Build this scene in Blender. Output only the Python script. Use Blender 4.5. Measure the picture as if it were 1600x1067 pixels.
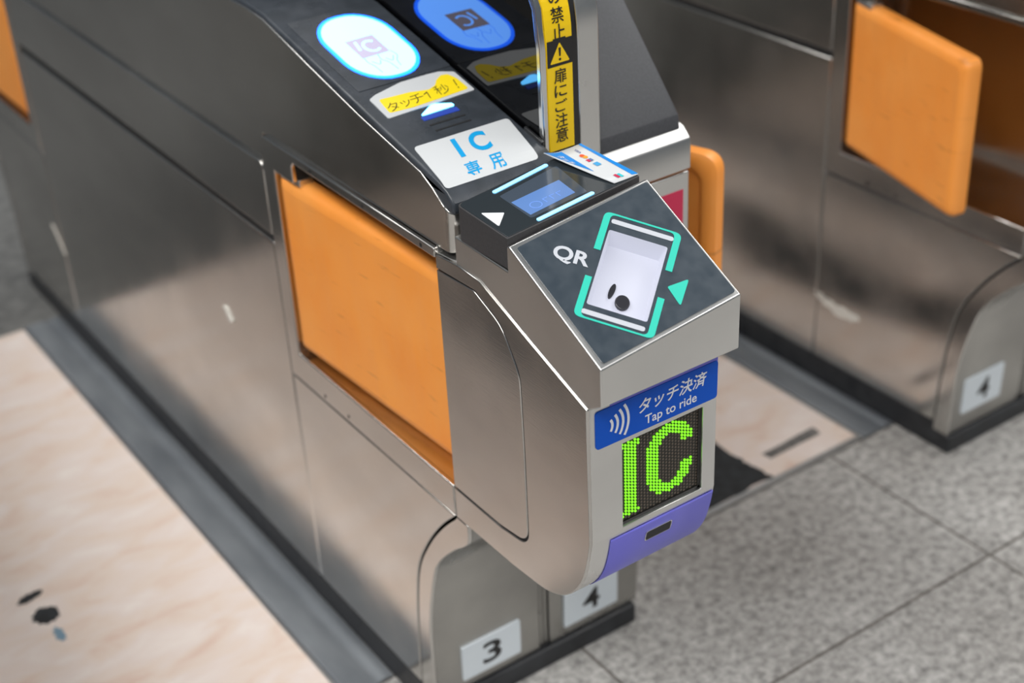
import bpy, bmesh, math, random
from mathutils import Vector, Matrix

for o in list(bpy.data.objects):
    bpy.data.objects.remove(o)
SC = bpy.context.scene
COL = SC.collection
V = Vector

# ------------------------------------------------------------------ camera
CAM = V((0, 0, 1.55))
yaw, pit, rol = math.radians(33.42308), math.radians(-30.76286), math.radians(-3.13185)
fwd = V((math.sin(yaw)*math.cos(pit), math.cos(yaw)*math.cos(pit), math.sin(pit)))
rt = V((math.cos(yaw), -math.sin(yaw), 0))
up = rt.cross(fwd)
r2 = rt*math.cos(rol) + up*math.sin(rol)
u2 = up*math.cos(rol) - rt*math.sin(rol)
cd = bpy.data.cameras.new('camera')
cam = bpy.data.objects.new('camera', cd); COL.objects.link(cam)
m = Matrix((r2, u2, -fwd)).transposed().to_4x4(); m.translation = CAM
cam.matrix_world = m
cd.sensor_width = 36; cd.lens = 2339.913/1600*36
cd.clip_start = 0.02
cd.dof.use_dof = True
cd.dof.focus_distance = 1.56
cd.dof.aperture_fstop = 3.2
SC.camera = cam

# ------------------------------------------------------------------ world, lights, exposure
w = bpy.data.worlds.new('station_hall'); SC.world = w; w.use_nodes = True
wn = w.node_tree
bg = wn.nodes['Background']
bg.inputs[0].default_value = (0.80, 0.90, 1.0, 1); bg.inputs[1].default_value = 0.145

def area(name, loc, sx, sy, power, col=(1, 0.985, 0.96)):
    l = bpy.data.lights.new(name, 'AREA'); l.shape = 'RECTANGLE'; l.size = sx; l.size_y = sy
    l.energy = power; l.color = col
    o = bpy.data.objects.new(name, l); COL.objects.link(o); o.location = loc
    return o
area('ceiling_lamp', (-1.5, 0.4, 4.0), 1.2, 5.0, 215)
area('ceiling_lamp', (4.5, 0.8, 4.0), 1.4, 5.0, 215)
area('ceiling_lamp', (0.9, -1.9, 4.0), 6.0, 3.6, 95)
area('ceiling_lamp', (0.9, 3.6, 4.0), 3.0, 0.8, 40)
SC.cycles.sample_clamp_indirect = 5
SC.view_settings.view_transform = 'Standard'
SC.view_settings.look = 'None'
SC.view_settings.gamma = 1
SC.view_settings.use_curve_mapping = False
SC.view_settings.exposure = 0.0

# ------------------------------------------------------------------ materials
def srgb(r, g, b):
    f = lambda c: (c/255/12.92 if c/255 <= .04045 else ((c/255+.055)/1.055)**2.4)
    return (f(r), f(g), f(b), 1)

def mat(name, col, rough=.5, metal=0, emit=None, es=1, ior=1.5, coat=0):
    m = bpy.data.materials.new(name); m.use_nodes = True
    b = m.node_tree.nodes['Principled BSDF']
    b.inputs['Base Color'].default_value = col
    b.inputs['Roughness'].default_value = rough
    b.inputs['Metallic'].default_value = metal
    b.inputs['IOR'].default_value = ior
    b.inputs['Coat Weight'].default_value = coat
    if emit:
        b.inputs['Emission Color'].default_value = (*emit, 1)
        b.inputs['Emission Strength'].default_value = es
    return m

def N(m, t, **kw):
    n = m.node_tree.nodes.new(t)
    for k, v in kw.items():
        setattr(n, k, v)
    return n

def vary(m, c0, c1, scale, stretch=(1, 1, 1), detail=4, lo=.35, hi=.65, rough=None, rscale=None, bump=0, bstretch=None, bscale=60):
    """mix two colours (and two roughnesses) of the same surface by noise, with a fine bump"""
    nt = m.node_tree; L = nt.links; b = nt.nodes['Principled BSDF']
    tc = N(m, 'ShaderNodeTexCoord'); mp = N(m, 'ShaderNodeMapping'); mp.inputs['Scale'].default_value = stretch
    L.new(tc.outputs['Object'], mp.inputs['Vector'])
    nz = N(m, 'ShaderNodeTexNoise'); nz.inputs['Scale'].default_value = scale; nz.inputs['Detail'].default_value = detail
    L.new(mp.outputs[0], nz.inputs['Vector'])
    rp = N(m, 'ShaderNodeValToRGB'); rp.color_ramp.elements[0].position = lo; rp.color_ramp.elements[1].position = hi
    rp.color_ramp.elements[0].color = c0; rp.color_ramp.elements[1].color = c1
    L.new(nz.outputs['Fac'], rp.inputs[0]); L.new(rp.outputs[0], b.inputs['Base Color'])
    if rough:
        nz2 = N(m, 'ShaderNodeTexNoise'); nz2.inputs['Scale'].default_value = rscale or scale; nz2.inputs['Detail'].default_value = 3
        L.new(tc.outputs['Object'], nz2.inputs['Vector'])
        mr = N(m, 'ShaderNodeMapRange'); mr.inputs[1].default_value = .3; mr.inputs[2].default_value = .7
        mr.inputs[3].default_value, mr.inputs[4].default_value = rough
        L.new(nz2.outputs['Fac'], mr.inputs[0]); L.new(mr.outputs[0], b.inputs['Roughness'])
    if bump:
        mp3 = N(m, 'ShaderNodeMapping'); mp3.inputs['Scale'].default_value = bstretch or (1, 1, 1)
        L.new(tc.outputs['Object'], mp3.inputs['Vector'])
        n3 = N(m, 'ShaderNodeTexNoise'); n3.inputs['Scale'].default_value = bscale; n3.inputs['Detail'].default_value = 3
        L.new(mp3.outputs[0], n3.inputs['Vector'])
        bp = N(m, 'ShaderNodeBump'); bp.inputs['Strength'].default_value = bump; bp.inputs['Distance'].default_value = .001
        L.new(n3.outputs['Fac'], bp.inputs['Height']); L.new(bp.outputs[0], b.inputs['Normal'])
    return m

STEEL = vary(mat('brushed_steel_side', (.6, .58, .55, 1), .25, 1), (.55, .53, .505, 1), (.66, .64, .61, 1), 5, (1, .6, 1.4), 5,
             rough=(.13, .24), rscale=7, bump=.05, bstretch=(1, .06, 1), bscale=900)
STEELX = vary(mat('brushed_steel_front', (.6, .6, .58, 1), .3, 1), (.64, .635, .62, 1), (.72, .715, .70, 1), 6, (.6, 1, 1), 4,
              rough=(.26, .38), rscale=9, bump=.05, bstretch=(.06, 1, 1), bscale=900)
SHADED_STEEL = vary(mat('shaded_foot_steel', (.5, .49, .47, 1), .32, 1), (.35, .34, .325, 1), (.45, .44, .415, 1), 7, rough=(.25, .36), rscale=9)  # darker steel: the shade under the head is put into its colour
POLISH = mat('polished_steel', (.72, .72, .72, 1), .16, 1)
DARK = mat('dark_gap', (.012, .012, .013, 1), .6)
RUBBER = vary(mat('black_rubber_skirt', (.02, .02, .022, 1), .5), (.014, .015, .018, 1), (.032, .034, .038, 1), 30, rough=(.35, .6))
COVER = vary(mat('charcoal_cover_plastic', srgb(52, 55, 60), .3), srgb(52, 57, 63), srgb(62, 67, 74), 40, rough=(.24, .34), rscale=30)
COVER_LIP = mat('black_lip_plastic', srgb(36, 37, 39), .28)
COVER_MATTE = vary(mat('matte_grey_cover', srgb(66, 67, 71), .55), srgb(62, 63, 67), srgb(70, 71, 75), 400, bump=.2, bscale=1500)
READER_GLASS = mat('reader_glass', srgb(44, 50, 54), .12, ior=1.5)
READER_BODY = vary(mat('reader_dark_plastic', srgb(56, 55, 57), .5), srgb(53, 52, 54), srgb(60, 59, 61), 300, bump=.15, bscale=1200)
QR_PLATE = vary(mat('slate_panel', srgb(54, 64, 73), .32), srgb(52, 62, 71), srgb(56, 66, 75), 60, rough=(.28, .4))
BLACK_GLASS = mat('black_acrylic', (.002, .002, .0025, 1), .015, ior=1.65)
WHITE = mat('white_sticker', srgb(207, 210, 212), .38)
PLATE_WHITE = mat('plate_white', srgb(226, 234, 240), .4)
WHITE_PRINT = mat('white_print', srgb(228, 230, 236), .4)
GREY_PRINT = mat('grey_white_print', srgb(190, 194, 202), .5)
YELLOW = mat('yellow_sticker', srgb(247, 205, 8), .4)
YELLOW_PALE = mat('yellow_sign', srgb(255, 226, 20), .4)
BLACK_PRINT = mat('black_print', srgb(28, 27, 27), .45)
CYAN_PRINT = mat('cyan_print', srgb(0, 158, 220), .4)
SIGN_BLUE = mat('deep_blue_sign', srgb(0, 82, 194), .5, ior=1.3)
LILAC = mat('lilac_sticker', srgb(118, 116, 222), .38)
TEAL = mat('teal_print', srgb(34, 194, 172), .5)
MAGENTA = mat('magenta_sticker', srgb(196, 38, 78), .45)
CARD_BLUE = mat('card_blue', srgb(20, 132, 214), .35)
ORANGE_RED = mat('orange_red_print', srgb(236, 84, 40), .4)
TAPE = mat('grey_white_tape', srgb(216, 212, 204), .7)
LCD = vary(mat('lcd_screen', (.02, .05, .1, 1), .2, emit=(.16, .31, .72), es=.75), (.02, .05, .1, 1), (.03, .06, .12, 1), 20)
LIGHT_BAR = mat('light_bar', (.3, .5, .6, 1), .3, emit=(.22, .78, 1.6), es=1.05)
DISC_GLOW = mat('touch_pad_glow', (.1, .3, .5, 1), .4, emit=(.78, 2.3, 7.0), es=1.0)
DISC_RIM = mat('touch_pad_rim', (.02, .1, .5, 1), .4, emit=(.03, .75, 6.5), es=1.0)
DISC_LINE = mat('touch_pad_line', (.02, .1, .4, 1), .4, emit=(.12, .9, 5.0), es=1.0)
DISC_MARK = mat('touch_pad_mark', (.3, .25, .3, 1), .4, emit=(.42, .42, .6), es=1.0)
ARROW_GLOW = mat('arrow_glow', (.1, .3, .5, 1), .4, emit=(.85, 4.0, 8.0), es=1.0)
SCAN_WHITE = mat('scanner_white', srgb(152, 154, 166), .5, emit=(.80, .82, .95), es=.42)
LENS = mat('lens_dark', (.03, .03, .035, 1), .15)
LED_ON = mat('green_led', (.1, .3, .02, 1), .4, emit=(.26, .98, .012), es=1.0)
LED_OFF = mat('unlit_led', srgb(92, 82, 72), .4)
LED_BACK = mat('led_board', srgb(34, 32, 26), .5)
SMOKE = mat('black_frame', srgb(24, 22, 20), .35)

def orange_mat():
    m = mat('orange_vinyl', srgb(238, 132, 34), .42)
    vary(m, srgb(250, 152, 58), srgb(255, 168, 80), 7, (1, 1, 1), 4, .3, .7, rough=(.36, .5))
    nt = m.node_tree; L = nt.links; b = nt.nodes['Principled BSDF']
    tc = N(m, 'ShaderNodeTexCoord')
    src = b.inputs['Base Color'].links[0].from_socket
    # fine scuff lines
    mp = N(m, 'ShaderNodeMapping'); mp.inputs['Scale'].default_value = (1, 2.2, 22); mp.inputs['Rotation'].default_value = (.35, 0, 0)
    L.new(tc.outputs['Object'], mp.inputs[0])
    nz = N(m, 'ShaderNodeTexNoise'); nz.inputs['Scale'].default_value = 7; nz.inputs['Detail'].default_value = 5
    L.new(mp.outputs[0], nz.inputs[0])
    rp = N(m, 'ShaderNodeValToRGB'); rp.color_ramp.elements[0].position = .27; rp.color_ramp.elements[1].position = .36
    rp.color_ramp.elements[0].color = (.55, .55, .55, 1); rp.color_ramp.elements[1].color = (1, 1, 1, 1)
    L.new(nz.outputs['Fac'], rp.inputs[0])
    mx = N(m, 'ShaderNodeMix', data_type='RGBA', blend_type='MULTIPLY'); mx.inputs[0].default_value = .6
    L.new(src, mx.inputs[6]); L.new(rp.outputs[0], mx.inputs[7]); L.new(mx.outputs[2], b.inputs['Base Color'])
    # soft padding wrinkles
    mp2 = N(m, 'ShaderNodeMapping'); mp2.inputs['Scale'].default_value = (1, 2.4, .8); mp2.inputs['Rotation'].default_value = (-.3, 0, 0)
    L.new(tc.outputs['Object'], mp2.inputs[0])
    n2 = N(m, 'ShaderNodeTexNoise'); n2.inputs['Scale'].default_value = 8; n2.inputs['Detail'].default_value = 2
    L.new(mp2.outputs[0], n2.inputs[0])
    bp = N(m, 'ShaderNodeBump'); bp.inputs['Strength'].default_value = .5; bp.inputs['Distance'].default_value = .008
    L.new(n2.outputs['Fac'], bp.inputs['Height']); L.new(bp.outputs[0], b.inputs['Normal'])
    return m
ORANGE = orange_mat()

def granite_mat():
    m = mat('granite_tiles', (.4, .4, .39, 1), .55)
    nt = m.node_tree; L = nt.links; b = nt.nodes['Principled BSDF']
    tc = N(m, 'ShaderNodeTexCoord')
    n1 = N(m, 'ShaderNodeTexNoise'); n1.inputs['Scale'].default_value = 62; n1.inputs['Detail'].default_value = 6; n1.inputs['Roughness'].default_value = .72
    L.new(tc.outputs['Object'], n1.inputs[0])
    r1 = N(m, 'ShaderNodeValToRGB'); e = r1.color_ramp.elements
    e[0].position = .32; e[0].color = srgb(112, 111, 109); e[1].position = .68; e[1].color = srgb(204, 202, 199)
    e2 = e.new(.5); e2.color = srgb(168, 166, 163)
    L.new(n1.outputs['Fac'], r1.inputs[0])
    n2 = N(m, 'ShaderNodeTexNoise'); n2.inputs['Scale'].default_value = 3.5; n2.inputs['Detail'].default_value = 3
    L.new(tc.outputs['Object'], n2.inputs[0])
    r2_ = N(m, 'ShaderNodeValToRGB'); r2_.color_ramp.elements[0].color = (.78, .77, .76, 1); r2_.color_ramp.elements[1].color = (1, 1, 1, 1)
    r2_.color_ramp.elements[0].position = .35; r2_.color_ramp.elements[1].position = .6
    L.new(n2.outputs['Fac'], r2_.inputs[0])
    mx = N(m, 'ShaderNodeMix', data_type='RGBA', blend_type='MULTIPLY'); mx.inputs[0].default_value = 1
    L.new(r1.outputs[0], mx.inputs[6]); L.new(r2_.outputs[0], mx.inputs[7])
    mp = N(m, 'ShaderNodeMapping'); mp.inputs['Location'].default_value = (-1.0, -1.142, 0)
    L.new(tc.outputs['Object'], mp.inputs[0])
    br = N(m, 'ShaderNodeTexBrick'); br.offset = 0; br.inputs['Scale'].default_value = 1
    br.inputs['Mortar Size'].default_value = .003; br.inputs['Mortar Smooth'].default_value = .2
    br.inputs['Brick Width'].default_value = .643; br.inputs['Row Height'].default_value = .351
    br.inputs['Color1'].default_value = (1, 1, 1, 1); br.inputs['Color2'].default_value = (1, 1, 1, 1); br.inputs['Mortar'].default_value = (.36, .34, .32, 1)
    L.new(mp.outputs[0], br.inputs['Vector'])
    mx2 = N(m, 'ShaderNodeMix', data_type='RGBA', blend_type='MULTIPLY'); mx2.inputs[0].default_value = 1
    L.new(mx.outputs[2], mx2.inputs[6]); L.new(br.outputs['Color'], mx2.inputs[7])
    L.new(mx2.outputs[2], b.inputs['Base Color'])
    return m
GRANITE = granite_mat()

def pink_mat():
    m = mat('pink_marbled_floor', (.7, .6, .54, 1), .42)
    nt = m.node_tree; L = nt.links; b = nt.nodes['Principled BSDF']
    tc = N(m, 'ShaderNodeTexCoord')
    mp = N(m, 'ShaderNodeMapping'); mp.inputs['Scale'].default_value = (1, 2.1, 1); mp.inputs['Rotation'].default_value = (0, 0, -.25)
    L.new(tc.outputs['Object'], mp.inputs[0])
    n1 = N(m, 'ShaderNodeTexNoise'); n1.inputs['Scale'].default_value = 9; n1.inputs['Detail'].default_value = 7; n1.inputs['Distortion'].default_value = .6
    L.new(mp.outputs[0], n1.inputs[0])
    r1 = N(m, 'ShaderNodeValToRGB'); e = r1.color_ramp.elements
    e[0].position = .3; e[0].color = srgb(224, 198, 184); e[1].position = .72; e[1].color = srgb(240, 230, 223)
    a = e.new(.45); a.color = srgb(232, 215, 203)
    a = e.new(.58); a.color = srgb(234, 220, 213)
    L.new(n1.outputs['Fac'], r1.inputs[0]); L.new(r1.outputs[0], b.inputs['Base Color'])
    return m
PINK = pink_mat()
STRIP = vary(mat('grey_floor_strip', srgb(118, 122, 126), .33, .25), srgb(112, 117, 123), srgb(138, 143, 148), 14, (1, .3, 1), rough=(.28, .42))
STRIP_DARK = mat('dark_floor_channel', srgb(52, 55, 60), .4)
TRIM = mat('aluminium_edging', (.6, .6, .6, 1), .35, 1)
STAIN = vary(mat('black_wear', srgb(26, 29, 32), .6), srgb(20, 23, 26), srgb(38, 42, 46), 60)
STAIN_BLUE = mat('blue_stain_edge', srgb(120, 150, 170), .6)
GREY_TAPE = vary(mat('grey_floor_tape', srgb(108, 106, 104), .7), srgb(92, 91, 90), srgb(124, 121, 118), 90)
FLOOR_BLUE = mat('blue_floor_marking', srgb(30, 62, 148), .6)

# ------------------------------------------------------------------ mesh helpers
REF = V((.744, 2.215, 0))        # base centre of the middle gate; its parts are modelled around it
def M(y): return 4.43 - y

def link(name, me, material, parent=None):
    o = bpy.data.objects.new(name, me); COL.objects.link(o)
    if material: me.materials.append(material)
    if parent: o.parent = parent
    return o

def obj(name, bm, material, parent=None, bevel=0, seg=2, smooth=False, local=True, angle=35):
    if local: bmesh.ops.translate(bm, verts=bm.verts, vec=-REF)
    bmesh.ops.recalc_face_normals(bm, faces=bm.faces)
    me = bpy.data.meshes.new(name); bm.to_mesh(me); bm.free()
    o = link(name, me, material, parent)
    if bevel:
        b = o.modifiers.new('bevel', 'BEVEL'); b.width = bevel; b.segments = seg; b.limit_method = 'ANGLE'
        b.angle_limit = math.radians(angle)
        b.harden_normals = False
    if smooth or bevel:
        for p in me.polygons: p.use_smooth = True
        me.set_sharp_from_angle(angle=math.radians(40)) if not bevel else me.set_sharp_from_angle(angle=math.radians(32))
    return o

def cut(o, *bms):
    """subtract shapes given in world coordinates of the middle gate"""
    for bm in bms:
        bmesh.ops.translate(bm, verts=bm.verts, vec=-REF)
        bmesh.ops.recalc_face_normals(bm, faces=bm.faces)
        me = bpy.data.meshes.new('cut'); bm.to_mesh(me); bm.free()
        c = bpy.data.objects.new('cut', me); COL.objects.link(c)
        par = o.parent; o.parent = None
        mods = [(x.width, x.segments) for x in o.modifiers if x.type == 'BEVEL']
        o.modifiers.clear()
        b = o.modifiers.new('cut', 'BOOLEAN'); b.object = c; b.operation = 'DIFFERENCE'; b.solver = 'EXACT'
        bpy.context.view_layer.update()
        dg = bpy.context.evaluated_depsgraph_get()
        n = bpy.data.meshes.new_from_object(o.evaluated_get(dg))
        n.name = o.data.name
        o.modifiers.clear(); o.data = n
        bpy.data.objects.remove(c)
        for w_, s_ in mods:
            b = o.modifiers.new('bevel', 'BEVEL'); b.width = w_; b.segments = s_; b.limit_method = 'ANGLE'; b.angle_limit = math.radians(35)
        o.parent = par
    return o

def prism(pts, x0, x1, bm=None, shear=None):
    """polygon in (y,z) extruded along x; shear(x,y,z) moves the vertices"""
    bm = bm or bmesh.new()
    f = shear or (lambda x, y, z: (x, y, z))
    a = [bm.verts.new(f(x0, y, z)) for y, z in pts]
    b = [bm.verts.new(f(x1, y, z)) for y, z in pts]
    bm.faces.new(a); bm.faces.new(b[::-1])
    n = len(pts)
    for i in range(n):
        bm.faces.new((a[i], b[i], b[(i+1) % n], a[(i+1) % n]))
    return bm

def box(x0, y0, z0, x1, y1, z1, bm=None):
    return prism([(y0, z0), (y1, z0), (y1, z1), (y0, z1)], x0, x1, bm)

class Plane:
    def __init__(s, O, ex, ey):
        s.O = V(O); s.ex = V(ex).normalized(); s.n = s.ex.cross(V(ey)).normalized(); s.ey = s.n.cross(s.ex)
    def at(s, u, v, h=0): return s.O + s.ex*u + s.ey*v + s.n*h
    def sub(s, u, v, du, dv):
        """a turned frame in this plane whose x axis is (du,dv)"""
        ex = s.ex*du + s.ey*dv
        return Plane(s.at(u, v), ex, s.n.cross(ex))

def sheet(P, pts, top=.0003, thick=.0005, bm=None):
    bm = bm or bmesh.new()
    a = [bm.verts.new(P.at(u, v, top)) for u, v in pts]
    b = [bm.verts.new(P.at(u, v, top-thick)) for u, v in pts]
    bm.faces.new(a); bm.faces.new(b[::-1])
    n = len(pts)
    for i in range(n):
        bm.faces.new((a[i], b[i], b[(i+1) % n], a[(i+1) % n]))
    return bm

def rnd(pts, r, seg=5):
    """round the corners of a polygon"""
    out = []; n = len(pts)
    for i in range(n):
        p = V(pts[i]); a = V(pts[i-1]) - p; b = V(pts[(i+1) % n]) - p
        rr = r[i] if isinstance(r, (list, tuple)) else r
        if rr <= 0: out.append(tuple(p)); continue
        ang = a.angle(b); d = min(rr/math.tan(ang/2), a.length*.49, b.length*.49)
        p0 = p + a.normalized()*d; p1 = p + b.normalized()*d
        for k in range(seg+1):
            t = k/seg
            out.append(tuple(p0*(1-t)**2 + p*2*t*(1-t) + p1*t*t))
    return out

def rect(u0, v0, u1, v1, r=0, seg=5):
    p = [(u0, v0), (u1, v0), (u1, v1), (u0, v1)]
    return rnd(p, r, seg) if r else p

def ellipse(cu, cv, a, b, n=24, p=2.0, rot=0):
    o = []
    for i in range(n):
        t = 2*math.pi*i/n; c, s = math.cos(t), math.sin(t)
        x = a*math.copysign(abs(c)**(2/p), c); y = b*math.copysign(abs(s)**(2/p), s)
        o.append((cu + x*math.cos(rot) - y*math.sin(rot), cv + x*math.sin(rot) + y*math.cos(rot)))
    return o

def smooth_line(pts, k=5):
    out = []
    for i in range(len(pts)-1):
        p0 = V(pts[max(i-1, 0)]); p1 = V(pts[i]); p2 = V(pts[i+1]); p3 = V(pts[min(i+2, len(pts)-1)])
        for j in range(k):
            t = j/k
            q = .5*((2*p1) + (p2-p0)*t + (2*p0-5*p1+4*p2-p3)*t*t + (3*p1-p0-3*p2+p3)*t**3)
            out.append(tuple(q))
    out.append(tuple(pts[-1]))
    return out

def stroke(P, lines, wd, top=.0004, bm=None):
    """pen strokes in a plane: every polyline becomes a ribbon with square joints"""
    bm = bm or bmesh.new()
    for ln in lines:
        p = [V(a) for a in ln]; n_ = len(p); A = []; B = []
        for i in range(n_):
            d0 = (p[i]-p[i-1]).normalized() if i else (p[1]-p[0]).normalized()
            d1 = (p[i+1]-p[i]).normalized() if i < n_-1 else d0
            t = (d0+d1).normalized() if (d0+d1).length > 1e-6 else d0
            k = wd/2/max(.35, t.dot(d0)); n = V((-t.y, t.x))*k
            e = t*wd*.2*(-1 if i == 0 else 1 if i == n_-1 else 0)
            A.append(bm.verts.new(P.at(*(p[i]+n+e), top))); B.append(bm.verts.new(P.at(*(p[i]-n+e), top)))
        for i in range(n_-1): bm.faces.new((B[i], B[i+1], A[i+1], A[i]))
    return bm

_text_cache = {}
def text2d(body, bold=0):
    key = (body, bold)
    if key not in _text_cache:
        c = bpy.data.curves.new('lettering', 'FONT'); c.body = body; c.offset = bold; c.size = 1; c.resolution_u = 5
        o = bpy.data.objects.new('lettering', c); COL.objects.link(o)
        bpy.context.view_layer.update()
        dg = bpy.context.evaluated_depsgraph_get()
        me = bpy.data.meshes.new_from_object(o.evaluated_get(dg))
        vs = [(v.co.x, v.co.y) for v in me.vertices]; fs = [tuple(p.vertices) for p in me.polygons]
        bpy.data.objects.remove(o); bpy.data.curves.remove(c); bpy.data.meshes.remove(me)
        _text_cache[key] = (vs, fs)
    return _text_cache[key]

def text(P, body, u0, v0, u1, v1, bold=0, top=.0005, bm=None, skew=0, keep=False, place=None):
    """printed lettering filling the rectangle u0..v1 of a plane"""
    vs, fs = text2d(body, bold)
    xs = [a for a, b in vs]; ys = [b for a, b in vs]
    w_, h_ = max(xs)-min(xs), max(ys)-min(ys)
    sx, sy = (u1-u0)/w_, (v1-v0)/h_
    ox = oy = 0
    if keep:
        s_ = min(sx, sy); ox = ((u1-u0)-s_*w_)/2; oy = ((v1-v0)-s_*h_)/2; sx = sy = s_
    bm = bm or bmesh.new()
    pl = place or (lambda u, v: P.at(u, v, top))
    bv = []
    for x, y in vs:
        v = v0 + oy + (y-min(ys))*sy
        u = u0 + ox + (x-min(xs))*sx + skew*(v-v0)
        bv.append(bm.verts.new(pl(u, v)))
    for f in fs:
        try: bm.faces.new([bv[i] for i in f])
        except ValueError: pass
    return bm

def print_(name, bm, material, parent, label=None):
    """flat print keeps its face winding"""
    bmesh.ops.translate(bm, verts=bm.verts, vec=-REF)
    me = bpy.data.meshes.new(name); bm.to_mesh(me); bm.free()
    o = link(name, me, material, parent)
    if label: o['label'] = label
    return o

def empty(name, loc, label, cat, group=None):
    o = bpy.data.objects.new(name, None); COL.objects.link(o); o.location = loc
    o['label'] = label; o['category'] = cat
    if group: o['group'] = group
    return o

def tag(o, label, cat, group=None, kind=None):
    o['label'] = label; o['category'] = cat
    if group: o['group'] = group
    if kind: o['kind'] = kind
    return o

def lab(o, s): o['label'] = s; return o

# ------------------------------------------------------------------ floor of the concourse
def struct(name, bm, material, bevel=0):
    o = obj(name, bm, material, None, bevel, local=False); o['kind'] = 'structure'; return o

fl = bmesh.new()
bmesh.ops.create_grid(fl, x_segments=1, y_segments=1, size=9)
bmesh.ops.translate(fl, verts=fl.verts, vec=(1, 3, 0))
floor = struct('floor', fl, GRANITE)
INNER = vary(mat('darker_inner_floor', srgb(110, 110, 109), .5), srgb(96, 96, 95), srgb(120, 120, 118), 30)  # smooth grey floor; dimmer light beyond the gates is put into its colour
struct('floor_inner', box(-8, 2.871, -.004, 10, 12, .001), INNER)
PX = 1.059                                   # spacing of the gates
GATE_L, GATE_R = .744, 1.112                 # the middle gate's two side faces
n = 0
for k, (a, b) in enumerate(((GATE_R-PX+.082, GATE_L-.082), (GATE_R+.082, GATE_L+PX-.082))):
    struct('floor_passage', box(a+.002, 1.505, -.004, b-.002, 2.868, .003), PINK)
    n += 1; struct('trim_%d' % n, box(a, 1.493, -.004, b, 1.505, .0035), TRIM)
    n += 1; struct('trim_%d' % n, box(a-.003, 1.493, -.004, a+.002, 2.87, .005), TRIM)
    n += 1; struct('trim_%d' % n, box(b-.002, 1.493, -.004, b+.003, 2.87, .005), TRIM)
    for x0, s in ((a, -1), (b, 1)):
        # grey channel cover between the pink floor and a gate, with a raised rib beside the skirt
        xs = [0, .004, .034, .046, .056, .062, .070, .079]; zs = [0, .006, .0075, .004, .004, .0065, .0065, .003]
        bm = bmesh.new(); A = []; B = []
        for dx, z in list(zip(xs, zs)) + [(.079, -.003), (0, -.003)]:
            A.append(bm.verts.new((x0+s*(dx+.003), 1.493, z))); B.append(bm.verts.new((x0+s*(dx+.003), 2.87, z)))
        bm.faces.new(A); bm.faces.new(B[::-1])
        for i in range(len(A)):
            j = (i+1) % len(A); bm.faces.new((A[i], B[i], B[j], A[j]))
        n += 1; struct('trim_%d' % n, bm, STRIP, .0008)

def blob(name, pts, z, material, jitter, label, cat, seed=1, thick=.0006, sub=5, group=None):
    rd = random.Random(seed); q = []
    for i in range(len(pts)):
        a = V(pts[i]); b = V(pts[(i+1) % len(pts)])
        for k in range(sub):
            t = k/sub; p = a.lerp(b, t)
            q.append((p.x + rd.uniform(-jitter, jitter), p.y + rd.uniform(-jitter, jitter)))
    bm = sheet(Plane((0, 0, z), (1, 0, 0), (0, 1, 0)), q, thick, thick)
    return tag(obj(name, bm, material, None, local=False), label, cat, group)

def ring(cx, cy, a, b, n=22, rot=0): return ellipse(cx, cy, a, b, n, 2, rot)
blob('worn_patch', [(1.25, 1.508), (1.40, 1.5065), (1.518, 1.507), (1.513, 1.545), (1.511, 1.578), (1.507, 1.618), (1.508, 1.645), (1.53, 1.72), (1.57, 1.90),
                   (1.59, 2.10), (1.51, 2.33), (1.41, 2.44), (1.365, 2.30), (1.385, 2.02), (1.395, 1.80), (1.30, 1.67), (1.24, 1.60)],
     .003, STAIN, .004, 'large black worn patch in the pink passage floor beside the LED display', 'floor patch', 3)
blob('floor_tape', [(1.553, 1.547), (1.676, 1.549), (1.679, 1.573), (1.551, 1.567)], .003, GREY_TAPE, .0012,
     'narrow grey strip of tape stuck on the pink passage floor', 'floor tape', 5, sub=3)
blob('floor_stain', ring(.371, 2.007, .024, .009, 12, .2), .003, STAIN, .002, 'thin black stain on the pink floor, farther of the pair', 'floor stain', 7, sub=2, group='stains on the pink floor')
blob('floor_stain', ring(.3765, 1.948, .021, .021), .003, STAIN, .003, 'round black stain on the pink floor, nearer and larger of the pair', 'floor stain', 8, sub=2, group='stains on the pink floor')
blob('floor_stain', ring(.378, 1.892, .007, .018), .003, STAIN_BLUE, .003, 'faint blue smear trailing below the round black stain', 'floor stain', 9, sub=2, group='stains on the pink floor')
blob('floor_marking', [(.80, 3.66), (1.06, 3.78), (1.08, 4.12), (.80, 4.02)], 0, FLOOR_BLUE, .004, 'blue marking on the grey floor beyond the far end of the gate', 'floor marking', 11)

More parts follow.
